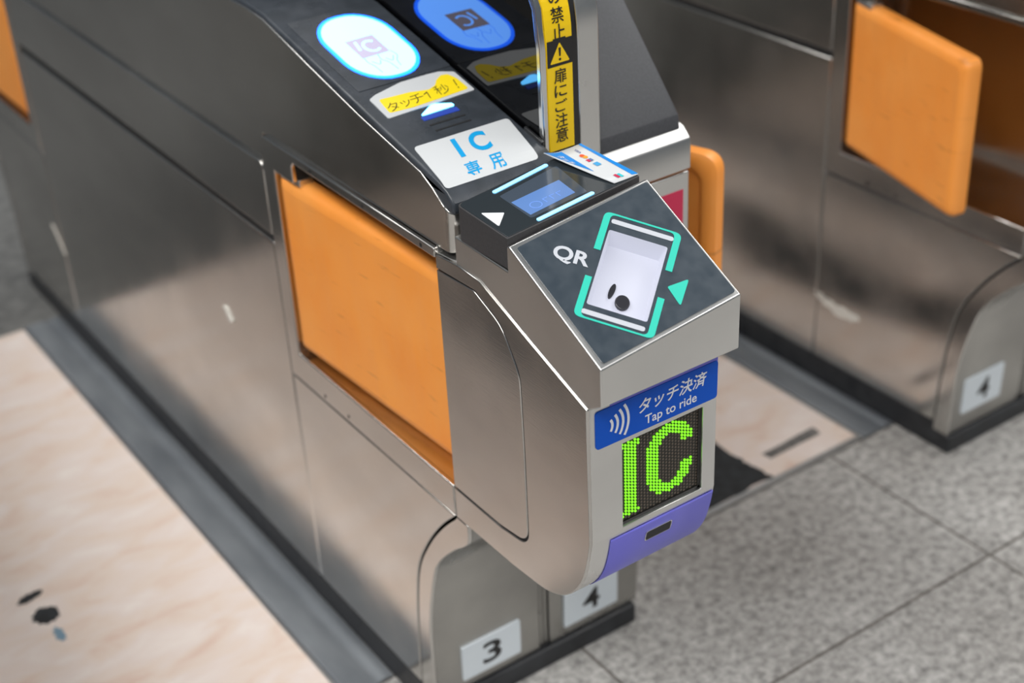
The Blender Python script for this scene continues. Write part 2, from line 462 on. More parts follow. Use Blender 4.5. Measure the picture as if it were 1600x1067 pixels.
# ------------------------------------------------------------------ the body every gate shares
def flap(root, hx, hy, ex, ey, z0, z1, side, label=None, thick=.032, rc=.016, ez=0, dish=False):
    """padded flap hung on a vertical edge (hx,hy), free edge at (ex,ey); its outer face looks to side (-1: -x)"""
    a = V((hx, hy, 0)); d = V((ex-hx, ey-hy, 0)); ln = d.length; d.normalize()
    nrm = V((-d.y, d.x, 0))
    if nrm.x*side < 0: nrm = -nrm
    bm = bmesh.new()
    drop = lambda u: ez*u/ln
    out = rnd([(0, z0), (ln, z0), (ln, z1), (0, z1)], [.006, rc, rc, .006], 8)
    layers = [(-thick, .006), (-thick+.004, .001), (-.012, 0), (-.005, .0028), (-.0012, .008), (0, .016)]
    loops = []
    cu, cz = ln/2, (z0+z1)/2
    for h, ins in layers:
        lp = []
        for u, z in out:
            fu = (u-cu); fz = (z-cz)
            uu = cu + fu*(1-ins/(ln/2)); zz = cz + fz*(1-ins/((z1-z0)/2))
            p = a + d*uu + nrm*h; p.z = zz + drop(uu)
            lp.append(bm.verts.new(p))
        loops.append(lp)
    for A, B in zip(loops[:-1], loops[1:]):
        for i in range(len(A)):
            j = (i+1) % len(A); bm.faces.new((A[i], A[j], B[j], B[i]))
    bm.faces.new(loops[-1])
    if dish:     # the back has a padded border round a sunk middle
        prev = loops[0]
        for ins, h in ((.018, -thick-.002), (.022, -thick), (.030, -thick+.010)):
            lp = []
            for u, z in out:
                uu = cu + (u-cu)*(1-ins/(ln/2)); zz = cz + (z-cz)*(1-ins/((z1-z0)/2))
                p = a + d*uu + nrm*h; p.z = zz + drop(uu); lp.append(bm.verts.new(p))
            for i in range(len(lp)):
                j = (i+1) % len(lp); bm.faces.new((prev[i], prev[j], lp[j], lp[i]))
            prev = lp
        bm.faces.new(prev)
    else:
        bm.faces.new(loops[0])
    o = obj('flap', bm, ORANGE, root, smooth=True)
    for p in o.data.polygons: p.use_smooth = len(p.vertices) < 8
    if label: lab(o, label)
    # hinge block on the hinged edge
    bm = bmesh.new(); hz = (z1-.004, z1+.006)
    q = [a - nrm*.026 + d*.004, a - nrm*.004 + d*.004, a - nrm*.004 + d*.05, a - nrm*.026 + d*.05]
    A = [bm.verts.new((p.x, p.y, hz[0])) for p in q]; B = [bm.verts.new((p.x, p.y, hz[1])) for p in q]
    bm.faces.new(A); bm.faces.new(B)
    for i in range(4): bm.faces.new((A[i], A[(i+1) % 4], B[(i+1) % 4], B[i]))
    obj('hinge', bm, STEELX, o, .001)
    return o

ARC = smooth_line([(1.2754, .4275), (1.311, .3915), (1.348, .3435), (1.380, .286), (1.3945, .2214), (1.403, .14), (1.4085, .053)], 5)
OUT = smooth_line([(1.248, .4275), (1.251, .398), (1.283, .369), (1.312, .339), (1.3285, .318), (1.343, .29), (1.362, .22), (1.371, .158), (1.3745, .036)], 4)

def gate_body(root):
    L, R = GATE_L, GATE_R
    # inner chassis, its dark colour standing for the shade in the gaps
    bm = bmesh.new()
    pr_ = [(1.418, .03), (1.40, .25), (1.36, .345), (1.30, .425), (M(1.30), .425), (M(1.36), .345), (M(1.40), .25), (M(1.418), .03)]
    prism(pr_, L+.0036, R-.004, bm)
    box(L+.0036, 1.672, .424, R-.004, M(1.672), .752, bm); box(L+.012, 1.672, .752, R-.004, M(1.672), .80, bm)
    box(L+.082, 1.274, .424, R-.082, 1.673, .80, bm)
    box(L+.082, M(1.673), .424, R-.082, M(1.274), .80, bm)
    obj('chassis', bm, DARK, root)
    # rubber skirt round the foot
    bm = prism([(1.368, 0), (1.368, .034), (1.390, .035), (1.390, .0525), (M(1.390), .0525), (M(1.390), .035), (M(1.368), .034), (M(1.368), 0)], L+.0005, R-.010)
    obj('skirt', bm, RUBBER, root, .003)
    # lower side sheets
    for f in (lambda y: y, M):
        near = [(f(y), z) for y, z in ARC] + [(f(1.699), .053), (f(1.699), .4275)]
        obj('side_panel', prism(near, L, L+.004), STEEL, root, .0014)
        band = [(f(y-.0030), z-.0024) for y, z in ARC[:-1]] + [(f(1.4055), .036)] + [(f(y), z) for y, z in OUT[::-1]]
        band[0] = (f(1.2718), .4275)
        obj('corner_panel', prism(band, L+.0003, L+.006), STEEL, root, .001)
    obj('side_panel', prism([(1.7018, .053), (M(1.7018), .053), (M(1.7018), .6365), (1.7018, .6365)], L, L+.006), STEEL, root, .0028, 3)
    obj('rail', prism(rnd([(1.7018, .650), (M(1.7018), .650), (M(1.7018), .7565), (1.7018, .7565)], [0, 0, .012, .012]), L-.001, L+.006), STEEL, root, .0016)
    obj('side_panel', prism([(1.38, .04), (1.36, .25), (1.26, .40), (1.26, .4275), (M(1.26), .4275), (M(1.26), .40), (M(1.36), .25), (M(1.38), .04)], R-.004, R), STEEL, root, .0008)
    obj('side_panel', prism([(1.669, .43), (M(1.669), .43), (M(1.669), .79), (1.669, .79)], R-.004, R), STEEL, root, .0008)
    # front and back of the foot: two curved sheets with ribs between them
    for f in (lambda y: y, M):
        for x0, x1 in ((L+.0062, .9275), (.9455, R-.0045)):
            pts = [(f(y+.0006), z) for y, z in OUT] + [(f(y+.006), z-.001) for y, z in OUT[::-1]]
            obj('front_panel', prism(pts, x0, x1), SHADED_STEEL, root, .0008)
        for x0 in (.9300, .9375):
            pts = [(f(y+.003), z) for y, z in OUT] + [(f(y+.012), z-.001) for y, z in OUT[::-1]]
            obj('rib', prism(pts, x0, x0+.0055), SHADED_STEEL, root, .0006)
    # frames and recesses of the flaps
    for f in (lambda y: y, M):
        fr = [(1.2725, .4305), (1.699, .4305), (1.699, .790), (1.694, .7965), (1.686, .7985), (1.2725, .7985), (1.2725, .787), (1.606, .787),
              (1.614, .779), (1.614, .757), (1.667, .757), (1.667, .476), (1.2725, .476)]
        fo = obj('flap_frame', prism([(f(y), z) for y, z in fr], L-.001, L+.006), STEEL, root, .0014)
        for y, z in ((1.43, .7925), (1.56, .7925), (1.60, .440), (1.535, .440), (1.30, .7925)):
            bm = bmesh.new()
            sheet(Plane((L-.001, f(y), z), (0, -1, 0), (0, 0, 1)), ellipse(0, 0, .0028, .0028, 12), .0002, .0004, bm)
            obj('screw', bm, DARK, fo)
        lo, hi = sorted((f(1.2745), f(1.669)))
        bm = box(L+.078, lo, .472, L+.081, hi, .80)
        box(L+.004, lo, .472, L+.079, hi, .476, bm); box(L+.004, lo, .787, L+.079, hi, .791, bm)
        y0 = f(1.667); box(L+.004, min(y0, y0+f(1)-f(.997)), .476, L+.079, max(y0, y0+f(1)-f(.997)), .79, bm)
        obj('flap_recess', bm, STEEL, root)
        bm = box(R-.081, lo, .472, R-.078, hi, .80)
        box(R-.079, lo, .43, R, hi, .476, bm); box(R-.079, lo, .787, R, hi, .797, bm)
        obj('flap_recess', bm, STEEL, root)
    # upper housing on the reader side
    top = [(1.243, .7990), (1.243, .846), (1.254, .854), (1.275, .869), (1.298, .880), (1.345, .889), (1.43, .9065), (1.545, .9345), (1.655, .963), (1.70, .967)]
    pts = top + [(M(y), z) for y, z in top[::-1]] + [(M(1.70), .7972), (M(1.7025), .7558), (1.7025, .7558), (1.70, .7972)]
    up_ = prism(pts, L+.005, .8945)
    edge = [e for e in up_.edges if abs(e.verts[0].co.y-e.verts[1].co.y) < 1e-5 and abs(e.verts[0].co.x-e.verts[1].co.x) < 1e-5
            and e.verts[0].co.x < .76 and (abs(e.verts[0].co.y-1.243) < 1e-4 or abs(e.verts[0].co.y-M(1.243)) < 1e-4)]
    bmesh.ops.bevel(up_, geom=edge, offset=.014, segments=6, affect='EDGES', profile=.5)
    obj('upper_housing', up_, STEEL, root, .0014)
    # plastic cover lying on it
    cv = [(1.2385, .8475), (1.2365, .853), (1.238, .862), (1.248, .8725), (1.262, .8785), (1.298, .8866), (1.655, .9686), (1.70, .9725)]
    cv += [(M(y), z) for y, z in cv[::-1]]
    cvb = cv + [(M(1.70), .965), (M(1.655), .961), (M(1.298), .876), (M(1.275), .865), (M(1.254), .850), (1.254, .850), (1.275, .865), (1.298, .876), (1.655, .961), (1.70, .965)]
    obj('cover', prism(cvb, L+.0065, .8945), COVER, root, .005, 4)
    # housing of the other half, lower at this end
    X0, X1 = .975, R-.002
    top4 = [(1.268, .80), (1.266, .826), (1.268, .8295), (1.279, .8405), (1.30, .846), (1.385, .958), (1.40, .967)]
    pts = [(1.274, .7885)] + top4 + [(M(y), z) for y, z in top4[::-1]] + [(M(1.274), .7885)]
    pts[1] = (1.266, .7885); pts = pts[1:-1]; pts[-1] = (M(1.266), .7885)
    b4 = prism(pts, .950, X1)
    obj('rear_housing', b4, STEELX, root, .0022, 3)
    cv4 = [(1.277, .838), (1.279, .8555), (1.2805, .8585), (1.388, .980), (1.42, .990), (M(1.42), .990), (M(1.388), .980), (M(1.2805), .8585), (M(1.279), .8555), (M(1.277), .838)]
    obj('rear_cover', prism(cv4, X0+.002, X1-.0085), COVER_MATTE, root, .0025, 3)
    obj('rear_front_panel', prism([(1.2705, .4305), (1.2705, .7835), (1.276, .7835), (1.276, .4305)], .925, R-.001), STEELX, root, .0015)
    obj('rear_front_panel', prism([(M(1.2705), .4305), (M(1.2705), .7835), (M(1.276), .7835), (M(1.276), .4305)], .925, R-.001), STEELX, root, .0015)

HEADP = [(1.2718, .7918), (1.227, .7955), (1.1838, .7935), (1.150, .7805), (1.0985, .7605), (1.000, .7240)] + smooth_line([(1.000, .553), (1.0016, .545), (1.0055, .526),
         (1.0122, .503), (1.021, .4845), (1.034, .4665), (1.052, .4508), (1.073, .4405), (1.0956, .4350), (1.15, .4305)], 3) + [(1.2718, .4285)]
INSET = rnd([(1.2718, .772), (1.1978, .7765), (1.1500, .7560), (1.1175, .7080), (1.1163, .616), (1.117, .525), (1.1175, .483), (1.175, .4757), (1.2718, .4757)],
            [0, .02, .05, .05, 0, .0, .045, .02, 0], 8)

def gate_head(root):
    L = GATE_L
    hd = obj('head', prism(HEADP, L+.0038, .9185), STEELX, root, .0016, 3)
    gap = .0022
    ins = [(y-gap if y < 1.2717 else y, z+(gap if z > .62 else -gap)) for y, z in INSET]
    pts = HEADP[:] + [(1.2718, ins[-1][1])] + [p for p in ins[::-1] if p[0] < 1.2717] + [(1.2718, ins[0][1])]
    obj('head_side', prism(pts, L, L+.0045), STEEL, root, .0012, 3)
    obj('gap_backing', prism([(y-.004 if y < 1.2717 else y, z+(.004 if z > .62 else -.004)) for y, z in INSET], L+.003, L+.0044), DARK, root)  # dark sheet behind the panel gap, the gap's shade put into its colour
    obj('access_panel', prism(INSET, L+.0004, L+.0042), STEEL, root, .001)
    # the back of the head closes the body
    obj('head_back', box(L+.004, 1.2719, .43, .926, 1.2745, .80), STEELX, root)
    return hd

def copy_tree(o, parent=None):
    c = o.copy(); COL.objects.link(c); c.parent = parent
    for ch in list(o.children): copy_tree(ch, c)
    return c

gate = empty('ticket_gate', REF, 'brushed steel ticket gate in the middle, with sloping QR scanner head and green LED display', 'ticket gate', 'ticket gates across the concourse')
gate_body(gate)
head = gate_head(gate)
right = copy_tree(gate); right.location = REF + V((PX, 0, 0))
right['label'] = 'ticket gate on the far right, its orange flap swung out above a torn paper scrap'
left = copy_tree(gate); left.location = REF - V((PX, 0, 0))
left['label'] = 'ticket gate left of the pink passage, mirrored dimly in the middle gate'

# flaps, each in its own position
flap(gate, .7445, 1.664, .7735, 1.283, .487, .7515, -1, 'orange padded flap folded into its recess', ez=-.012)
flap(gate, .7440, M(1.664), .7400, M(1.283), .487, .7515, -1, 'orange padded flap at the far end')
flap(gate, 1.108, 1.667, 1.2300, 1.3300, .487, .7570, 1, 'orange padded flap swung out into the right passage', dish=True, rc=.026)
def shifted(f, *a, **k):
    global REF
    keep = REF.copy(); REF = REF + V((PX, 0, 0))
    r = f(*a, **k); REF = keep
    return r
shifted(flap, right, 1.804, 1.664, 1.7185, 1.3540, .489, .747, -1, 'orange padded flap swung out into the passage')

# ------------------------------------------------------------------ number plates
def plate(root, num, x0, x1, z0, z1, dx=0):
    global REF
    keep = REF.copy(); REF = REF + V((dx, 0, 0))
    P = Plane((x0, 1.3720, z0), (1, 0, 0), (0, -.03, 1))
    w_, h_ = x1-x0, z1-z0
    p = obj('number_plate', sheet(P, rect(0, 0, w_, h_, .002, 3), .001, .008), PLATE_WHITE, root)
    lab(p, 'white plate printed %s' % num)
    print_('numeral', text(P, num, w_*.34, h_*.2, w_*.66, h_*.83, .018, .0014), BLACK_PRINT, p, 'black numeral %s' % num)
    REF = keep
plate(gate, '3', .7922, .8911, .0535, .1145)
plate(gate, '4', .9703, 1.0685, .0555, .1165)
plate(right, '4', 1.8325, 1.9320, .0705, .1400, PX)

# ------------------------------------------------------------------ front of the head: sign, LED display, lilac band
FP = Plane((0, 1.0, 0), (1, 0, 0), (0, 0, 1))
cut(head, box(.7895, .99, .5565, .8995, 1.007, .6640))
# thin lilac strip behind the blue sign
lab(obj('edge_strip', sheet(FP, rect(.7735, .7135, .9180, .7222), .0004, .0004), LILAC, gate), 'thin lilac strip above the blue sign')
sg = lab(obj('tap_sign', sheet(FP, rnd([(.7545, .6715), (.9175, .6700), (.9178, .7165), (.7545, .7172)], .0045), .0011, .0011), SIGN_BLUE, gate), 'blue tap to ride sign')
print_('lettering', text(FP, 'タッチ決済', .8085, .6925, .9000, .7105, .016, .0014, skew=.18), WHITE_PRINT, sg, 'white Japanese lettering')
print_('lettering', text(FP, 'Tap to ride', .8182, .6735, .8885, .6880, .012, .0014), WHITE_PRINT, sg, 'white lettering Tap to ride')
bm = bmesh.new()
for k, (r, a) in enumerate(((.0115, 34), (.0185, 34), (.0255, 34), (.0325, 33))):
    ln = [(.7640 + r*math.cos(math.radians(t)), .6945 + r*math.sin(math.radians(t))*1.02) for t in [a*(-1 + i/6) for i in range(13)]]
    stroke(FP, [ln], .0031, .0014, bm)
print_('tap_symbol', bm, WHITE_PRINT, sg, 'white contactless wave symbol')
# LED display
LP = Plane((0, 1.006, 0), (1, 0, 0), (0, 0, 1))
led = lab(obj('led_display', sheet(LP, rect(.7892, .5562, .8998, .6643), .0004, .0006), LED_BACK, gate), 'dark LED dot matrix display showing IC')
bm = bmesh.new()
for u0, v0, u1, v1 in ((.7897, .5567, .7909, .6638), (.8962, .5567, .8993, .6638), (.7897, .5567, .8993, .5598), (.7897, .6622, .8993, .6638)):
    sheet(LP, rect(u0, v0, u1, v1), .0020, .002, bm)
obj('display_frame', bm, SMOKE, led)
NC, NR_ = 25, 25
gx0, gx1, gz0, gz1 = .7925, .8955, .5615, .6608
on_bm, off_bm = bmesh.new(), bmesh.new()
def lit(x, z):
    # serif capital I
    if .7915 <= x <= .8165 and (z > .6510 or z < .5712) and z < .6590 and z > .5640: return True
    if .7960 <= x <= .8110 and .5640 < z < .6590: return True
    # capital C
    cx, cz = .8570, .6150
    ax, az = .0336, .0440
    d = ((abs(x-cx)/ax)**2.4 + (abs(z-cz)/az)**2.4)
    di = ((abs(x-cx-.0005)/(ax-.0160))**2.4 + (abs(z-cz)/(az-.0125))**2.4)
    if d <= 1 and di >= 1:
        if x > cx+.006 and -.0120 < z-cz < .0150: return False
        return True
    return False
for i in range(NC):
    for j in range(NR_):
        x = gx0 + (gx1-gx0)*i/(NC-1); z = gz0 + (gz1-gz0)*(j + (.5 if i % 2 else 0))/(NR_-.5)
        if lit(x, z): sheet(LP, ellipse(x, z, .00148, .00148, 10), .0016, .0012, on_bm)
        else: sheet(LP, ellipse(x, z, .0013, .0013, 8), .0010, .0006, off_bm)
lab(obj('lit_letters', on_bm, LED_ON, led), 'green lit dots forming the letters IC')
lab(obj('dot_grid', off_bm, LED_OFF, led), 'grid of unlit brown dots')
# lilac band following the rounded chin
CHIN = smooth_line([(1.000, .575), (1.000, .553), (1.0016, .545), (1.0055, .526), (1.0122, .503), (1.021, .4845), (1.034, .4665), (1.052, .4508)], 14)
def head_profile(z):
    for (y0, z0), (y1, z1) in zip(CHIN, CHIN[1:]):
        if z1 <= z <= z0: return y0 + (y1-y0)*(z0-z)/max(1e-9, z0-z1) - .0003
    return 1.0
zs = [.5465 - .0865*i/22 for i in range(23)]
bm = bmesh.new()
rows = []
for k, z in enumerate(zs):
    y = head_profile(z)
    x0 = .7725; x1 = .9165
    rows.append([bm.verts.new((x0, y-.0006, z)), bm.verts.new((.8235, y-.0006, z)), bm.verts.new((.8575, y-.0006, z)), bm.verts.new((x1, y-.0006, z))])
for k in range(len(zs)-1):
    for q in range(3):
        bm.faces.new((rows[k][q], rows[k][q+1], rows[k+1][q+1], rows[k+1][q]))
band = print_('lilac_band', bm, LILAC, gate, 'lilac band round the chin of the head')
for p in band.data.polygons: p.use_smooth = True
sm = band.modifiers.new('thickness', 'SOLIDIFY'); sm.thickness = .0006; sm.offset = 0
y_s = head_profile(.526)
SP = Plane((.841, head_profile(.532)-.0008, .525), (1, 0, 0), (0, -(head_profile(.518)-head_profile(.532)), .014))
SP.O = V((.841, head_profile(.525)-.001, .525))
sl = lab(obj('sensor_window', sheet(SP, rect(-.0185, -.0076, .0185, .0076, .003), .0008, .0016), POLISH, gate), 'small black sensor window in the lilac band')
obj('pane', sheet(SP, rect(-.0172, -.0064, .0172, .0064, .0024), .0012, .002), DARK, sl)

# ------------------------------------------------------------------ QR scanner on top of the head, tilted to the user
def tilt(x, y, z): return (x, y, z + (.1132*(x-.748) if z > .80 or (y < .99 and z > .76) else 0))
HP = [(.978, .7375), (.978, .7814), (1.127, .8570), (1.1315, .8555), (1.1320, .8262), (1.2320, .8285), (1.2320, .7930), (1.1838, .7925), (1.150, .7795), (1.0985, .7590), (1.002, .7225)]
def tilt2(x, y, z):
    t = .1132*(x-.748)
    if (abs(y-.978) < 1e-4 and z > .76) or (1.126 < y < 1.1317 and z > .85): return (x, y, z+t)
    if z > .82: return (x, y, z + .06*(x-.748))
    return (x, y, z)
scanner = obj('qr_scanner', prism(HP, .7462, .9273, shear=tilt2), STEELX, gate, .0016, 3)
lab(scanner, 'steel QR scanner housing with slate top')
QP = Plane((.748, .978, .7814), (.1793, 0, .0203), (0, .149, .0756))
QF = QP.sub(.0938, .0780, .63, -.777)      # frame of the printed phone: x to its right, y to its top
# QF.x = short side, QF.y = long side
wc = (-.0024+.0020, -.0016)
def PQ(p, q): return (q, p)
win = [(-.0316, -.0498), (.0316, -.0498), (.0316, .0498), (-.0316, .0498)]
WO = (-.0006, -.0020)
win = [(a+WO[0], b+WO[1]) for a, b in win]
cutb = sheet(QF, rnd(win, .0025, 3), .02, .043)
cut(scanner, cutb)
platepts = rnd([(.0048, .0046), (.1772, .0050), (.1856, .1640), (.0124, .1615)], .0035, 4)
qpanel = obj('scanner_panel', sheet(QP, platepts, .0009, .0012), QR_PLATE, scanner)
cut(qpanel, sheet(QF, rnd(win, .0025, 3), .02, .043))
lab(qpanel, 'slate grey scanner panel')
# lit scanning box
bm = bmesh.new()
o2 = rnd(win, .0025, 3); i2 = [((a-WO[0])*.88+WO[0], (b-WO[1])*.93+WO[1]) for a, b in o2]
A = [bm.verts.new(QF.at(u, v, .0008)) for u, v in o2]; B = [bm.verts.new(QF.at(u, v, -.0205)) for u, v in i2]
for i in range(len(A)): bm.faces.new((A[i], A[(i+1) % len(A)], B[(i+1) % len(A)], B[i]))
bm.faces.new(B)
sb = print_('scan_window', bm, SCAN_WHITE, scanner, 'white lit scanning window')
bm = bmesh.new()
sheet(QF, ellipse(.0025, -.0237, .0078, .0092, 28, 2, .15), -.0165, .004, bm)
ln_ = obj('lens', bm, LENS, sb, .001)
lab(ln_, 'dark round camera lens')
bm = bmesh.new()
sheet(QF, ellipse(-.0110, -.0125, .0030, .0098, 20, 2, -.1), -.0185, .002, bm)
lab(obj('sensor', bm, LENS, sb), 'narrow dark sensor beside the lens')
# printed phone outline
bm = bmesh.new()
W_, H_ = .0417, .0700
def bracket(sgn_p):
    """U of one end: thin line across the end, thick bars down both sides"""
    r = .008; pts_o = []; pts_i = []
    outer = [(-W_, .018), (-W_, H_), (W_, H_), (W_, .018)]
    inner = [(W_-.0072, .018), (W_-.0072, H_-.0022), (-W_+.0072, H_-.0022), (-W_+.0072, .018)]
    poly = rnd(outer, [0, r, r, 0], 6) + rnd(inner, [0, .006, .006, 0], 6)
    return [(u*sgn_p, v*sgn_p) for u, v in poly]
for s in (1, -1): sheet(QF, bracket(s), .0013, .0004, bm)
obj('phone_outline', bm, TEAL, qpanel)['label'] = 'teal printed outline of a phone'
lab(obj('phone_bar', sheet(QF, rect(-.0325, .0568, .0345, .0626, .0029), .0013, .0004), GREY_PRINT, qpanel), 'pale printed bar above the window')
lab(obj('phone_bar', sheet(QF, rect(-.0350, -.0645, .0310, -.0587, .0029), .0013, .0004), GREY_PRINT, qpanel), 'pale printed bar below the window')
bm = bmesh.new(); sheet(QP, rnd([(.1182, .0449), (.1149, .0192), (.1441, .0412)], .0016, 3), .0013, .0004, bm)
obj('arrow', bm, TEAL, qpanel)['label'] = 'teal printed triangle'
TQ = QP.sub(.0343, .1329, .645, -.764)
print_('lettering', text(TQ, 'QR', .0005, -.0005, .0390, .0208, .03, .0013), GREY_PRINT, qpanel, 'white letters QR')

# ------------------------------------------------------------------ small touch reader behind the scanner
TP = Plane((.748, 1.132, .863), (.1793, .0087, .0132), (0, .092, .0055))
rb = bmesh.new()
base = [(0, 0), (.1800, -.0003), (.1813, .0960), (.0030, .0915)]
base = rnd(base, [.001, .001, .006, .008], 4)
A = [rb.verts.new(TP.at(u, v, .0005)) for u, v in base]
B = []
for u, v in base:
    p = TP.at(u, v, 0); q = p.copy(); q.z = .8268 + .060*(p.x-.748) + .001; B.append(rb.verts.new(q))
rb.faces.new(A); rb.faces.new(B[::-1])
for i in range(len(A)): rb.faces.new((A[i], A[(i+1) % len(A)], B[(i+1) % len(A)], B[i]))
reader = lab(obj('card_reader', rb, READER_BODY, gate, .0012, 3), 'dark touch reader with two blue light bars')
rg = obj('glass', sheet(TP, rnd([(.0018, .0018), (.1782, .0015), (.1795, .0942), (.0046, .0900)], [.002, .002, .006, .008], 4), .0012, .0010), READER_GLASS, reader, .0004)
bm = bmesh.new(); sheet(TP, rnd([(.0455, .0715), (.0418, .0130), (.1180, .0130), (.1300, .0790)], .003, 3), .00145, .0004, bm)
obj('display_window', bm, mat('display_window', srgb(66, 76, 88), .1), reader)
bm = bmesh.new(); sheet(TP, [(.0455, .0185), (.1075, .0205), (.1120, .0530), (.0465, .0522)], .0017, .0004, bm)
scr = lab(obj('screen', bm, LCD, reader), 'small pale blue screen')
bm = bmesh.new()
stroke(TP, [ellipse(.062, .030, .0065, .0065, 20) + [(.0685, .030)]], .0009, .00195, bm)
for k in range(3): stroke(TP, [[(.074+k*.009, .026), (.074+k*.009, .034), (.080+k*.009, .034)]], .0009, .00195, bm)
print_('screen_figures', bm, mat('screen_print', srgb(84, 118, 186), .4, emit=(.12, .24, .58), es=.75), scr)
for a, b in (((.0452, .0818), (.1241, .0874)), ((.0435, .0050), (.1212, .0064))):
    d = V(b)-V(a); F_ = TP.sub(a[0], a[1], d.x/d.length, d.y/d.length)
    lab(obj('light_bar', sheet(F_, rect(0, -.0026, d.length, .0026, .0025), .0022, .0012), LIGHT_BAR, reader), 'glowing pale blue light bar')
bm = bmesh.new(); sheet(TP, rnd([(.0080, .0235), (.0285, .0410), (.0105, .0580)], .0012, 3), .0017, .0005, bm)
lab(obj('arrow', bm, WHITE_PRINT, reader), 'white printed triangle')
# bent notice of accepted cards at the right end
def card_pt(u, v, h=0):
    lift = .0022 + .0055*max(0, min(1, (.150-u)/.02))**1.5 + .0015*max(0, (.165-u)/.035)
    return TP.at(u, v, lift + h)
def card_mesh(fn, nu=10, nv=6, h=0):
    bm = bmesh.new(); g = []
    for i in range(nu+1):
        g.append([bm.verts.new(card_pt(*fn(i/nu, j/nv), h)) for j in range(nv+1)])
    for i in range(nu):
        for j in range(nv): bm.faces.new((g[i][j], g[i+1][j], g[i+1][j+1], g[i][j+1]))
    return bm
def quad(c):  # corners: u0v0 (near left), u1v0, u1v1, u0v1
    def f(s, t):
        a = V(c[0]).lerp(V(c[1]), s); b = V(c[3]).lerp(V(c[2]), s); p = a.lerp(b, t); return (p.x, p.y)
    return f
cc = [(.1480, .0040), (.1800, .0016), (.1800, .0970), (.1300, .1000)]
card = print_('card_notice', card_mesh(quad(cc)), WHITE, reader, 'curled white and blue notice of accepted cards')
sm = card.modifiers.new('thickness', 'SOLIDIFY'); sm.thickness = .0008; sm.offset = -1
for p in card.data.polygons: p.use_smooth = True
print_('blue_border', card_mesh(quad([(.1738, .0045), (.1800, .0020), (.1800, .0968), (.1765, .0968)]), 3, 6, .0003), CARD_BLUE, card, 'blue border')
print_('blue_corner', card_mesh(quad([(.1485, .0385), (.1490, .0385), (.1520, .0965), (.1305, .0995)]), 6, 6, .0003), CARD_BLUE, card, 'blue corner')
def card_text(s, u0, v0, u1, v1, d=(0, -1)):
    # lettering that runs from the far edge towards the near edge
    vs, fs = text2d(s, .01)
    xs = [a for a, b in vs]; ys = [b for a, b in vs]
    bm = bmesh.new(); bv = []
    for x, y in vs:
        t = (x-min(xs))/(max(xs)-min(xs)); q = (y-min(ys))/(max(ys)-min(ys))
        bv.append(bm.verts.new(card_pt(u0 + (u1-u0)*q, v0 + (v1-v0)*t, .0006)))
    for f in fs:
        try: bm.faces.new([bv[i] for i in f])
        except ValueError: pass
    return bm
print_('lettering', card_text('タッチ', .1375, .0880, .1455, .0630), WHITE_PRINT, card, 'white lettering on the blue corner')
print_('lettering', card_text('VISA', .1640, .0900, .1672, .0795), mat('navy_print', srgb(40, 60, 140), .4), card, 'small blue lettering of a card logo')
def dot(u, v, a, b, m_, nm, sq=False):
    pts = rect(u-a, v-b, u+a, v+b) if sq else ellipse(u, v, a, b, 16)
    bm = bmesh.new(); bm.faces.new([bm.verts.new(card_pt(x, y, .0006)) for x, y in pts])
    print_('card_logo', bm, m_, card, nm)
dot(.1625, .0735, .0030, .0036, ORANGE_RED, 'red disc of a card logo')
dot(.1632, .0695, .0030, .0036, mat('amber_print', srgb(244, 158, 40), .4), 'amber disc of a card logo')
dot(.1605, .0605, .0018, .0030, MAGENTA, 'magenta bar logo', True)
dot(.1640, .0605, .0018, .0030, mat('grey_blue_print', srgb(90, 110, 150), .4), 'grey blue bar logo', True)
dot(.1625, .0485, .0032, .0040, mat('light_blue_print', srgb(70, 160, 214), .4), 'light blue square logo', True)
dot(.1600, .0135, .0018, .0042, MAGENTA, 'pink bar logo', True)
dot(.1640, .0125, .0018, .0042, mat('turquoise_print', srgb(60, 190, 200), .4), 'turquoise bar logo', True)

# ------------------------------------------------------------------ sloping cover with the card touch pad
AP = Plane((.744, 1.298, .8866), (1, 0, 0), (0, .9746, .2241))
AP.ey = V((0, .357, .0820)).normalized(); AP.n = AP.ex.cross(AP.ey)
pad = lab(obj('touch_panel', sheet(AP, rect(.0215, .158, .1485, .331, .003), .0009, .0012), COVER, gate, .0004), 'raised panel round the lit touch pad')
d0 = (.0838, .2415)
def stadium(c, a, b, r, n_=9):
    o = []
    for k, (sx, sy) in enumerate(((1, 1), (-1, 1), (-1, -1), (1, -1))):
        for i in range(n_):
            t = math.radians(90*k + 90*i/(n_-1))
            o.append((c[0]+sx*(a-r)+r*math.cos(t), c[1]+sy*(b-r*1.25)+r*1.25*math.sin(t)))
    return o
disc_o = stadium(d0, .0478, .0770, .044); disc_i = stadium(d0, .0432, .0720, .040)
lab(obj('touch_pad', sheet(AP, disc_o, .0016, .0012), DISC_RIM, pad), 'glowing blue white touch pad')
tp_ = [o for o in pad.children if o.name.startswith('touch_pad')][0]
obj('glow_field', sheet(AP, disc_i, .0020, .0006), DISC_GLOW, tp_)
lc = (.0810, .2385)
bm = bmesh.new(); sheet(AP, [(lc[0]-.0195, lc[1]-.022), (lc[0]+.0195, lc[1]-.021), (lc[0]+.0195, lc[1]+.022), (lc[0]-.0195, lc[1]+.021)], .0023, .0005, bm)
obj('pad_mark', bm, DISC_MARK, tp_)['label'] = 'faint square IC mark'
bm = bmesh.new()
stroke(AP, [[(lc[0]-.012, lc[1]-.004), (lc[0]-.009, lc[1]+.014)]], .0030, .0026, bm)
cl = [(lc[0]+.005+.0095*math.cos(math.radians(t)), lc[1]-.001+.0120*math.sin(math.radians(t))) for t in range(50, 330, 20)]
stroke(AP, [cl], .0030, .0026, bm)
print_('pad_letters', bm, DISC_GLOW, tp_)
bm = bmesh.new()
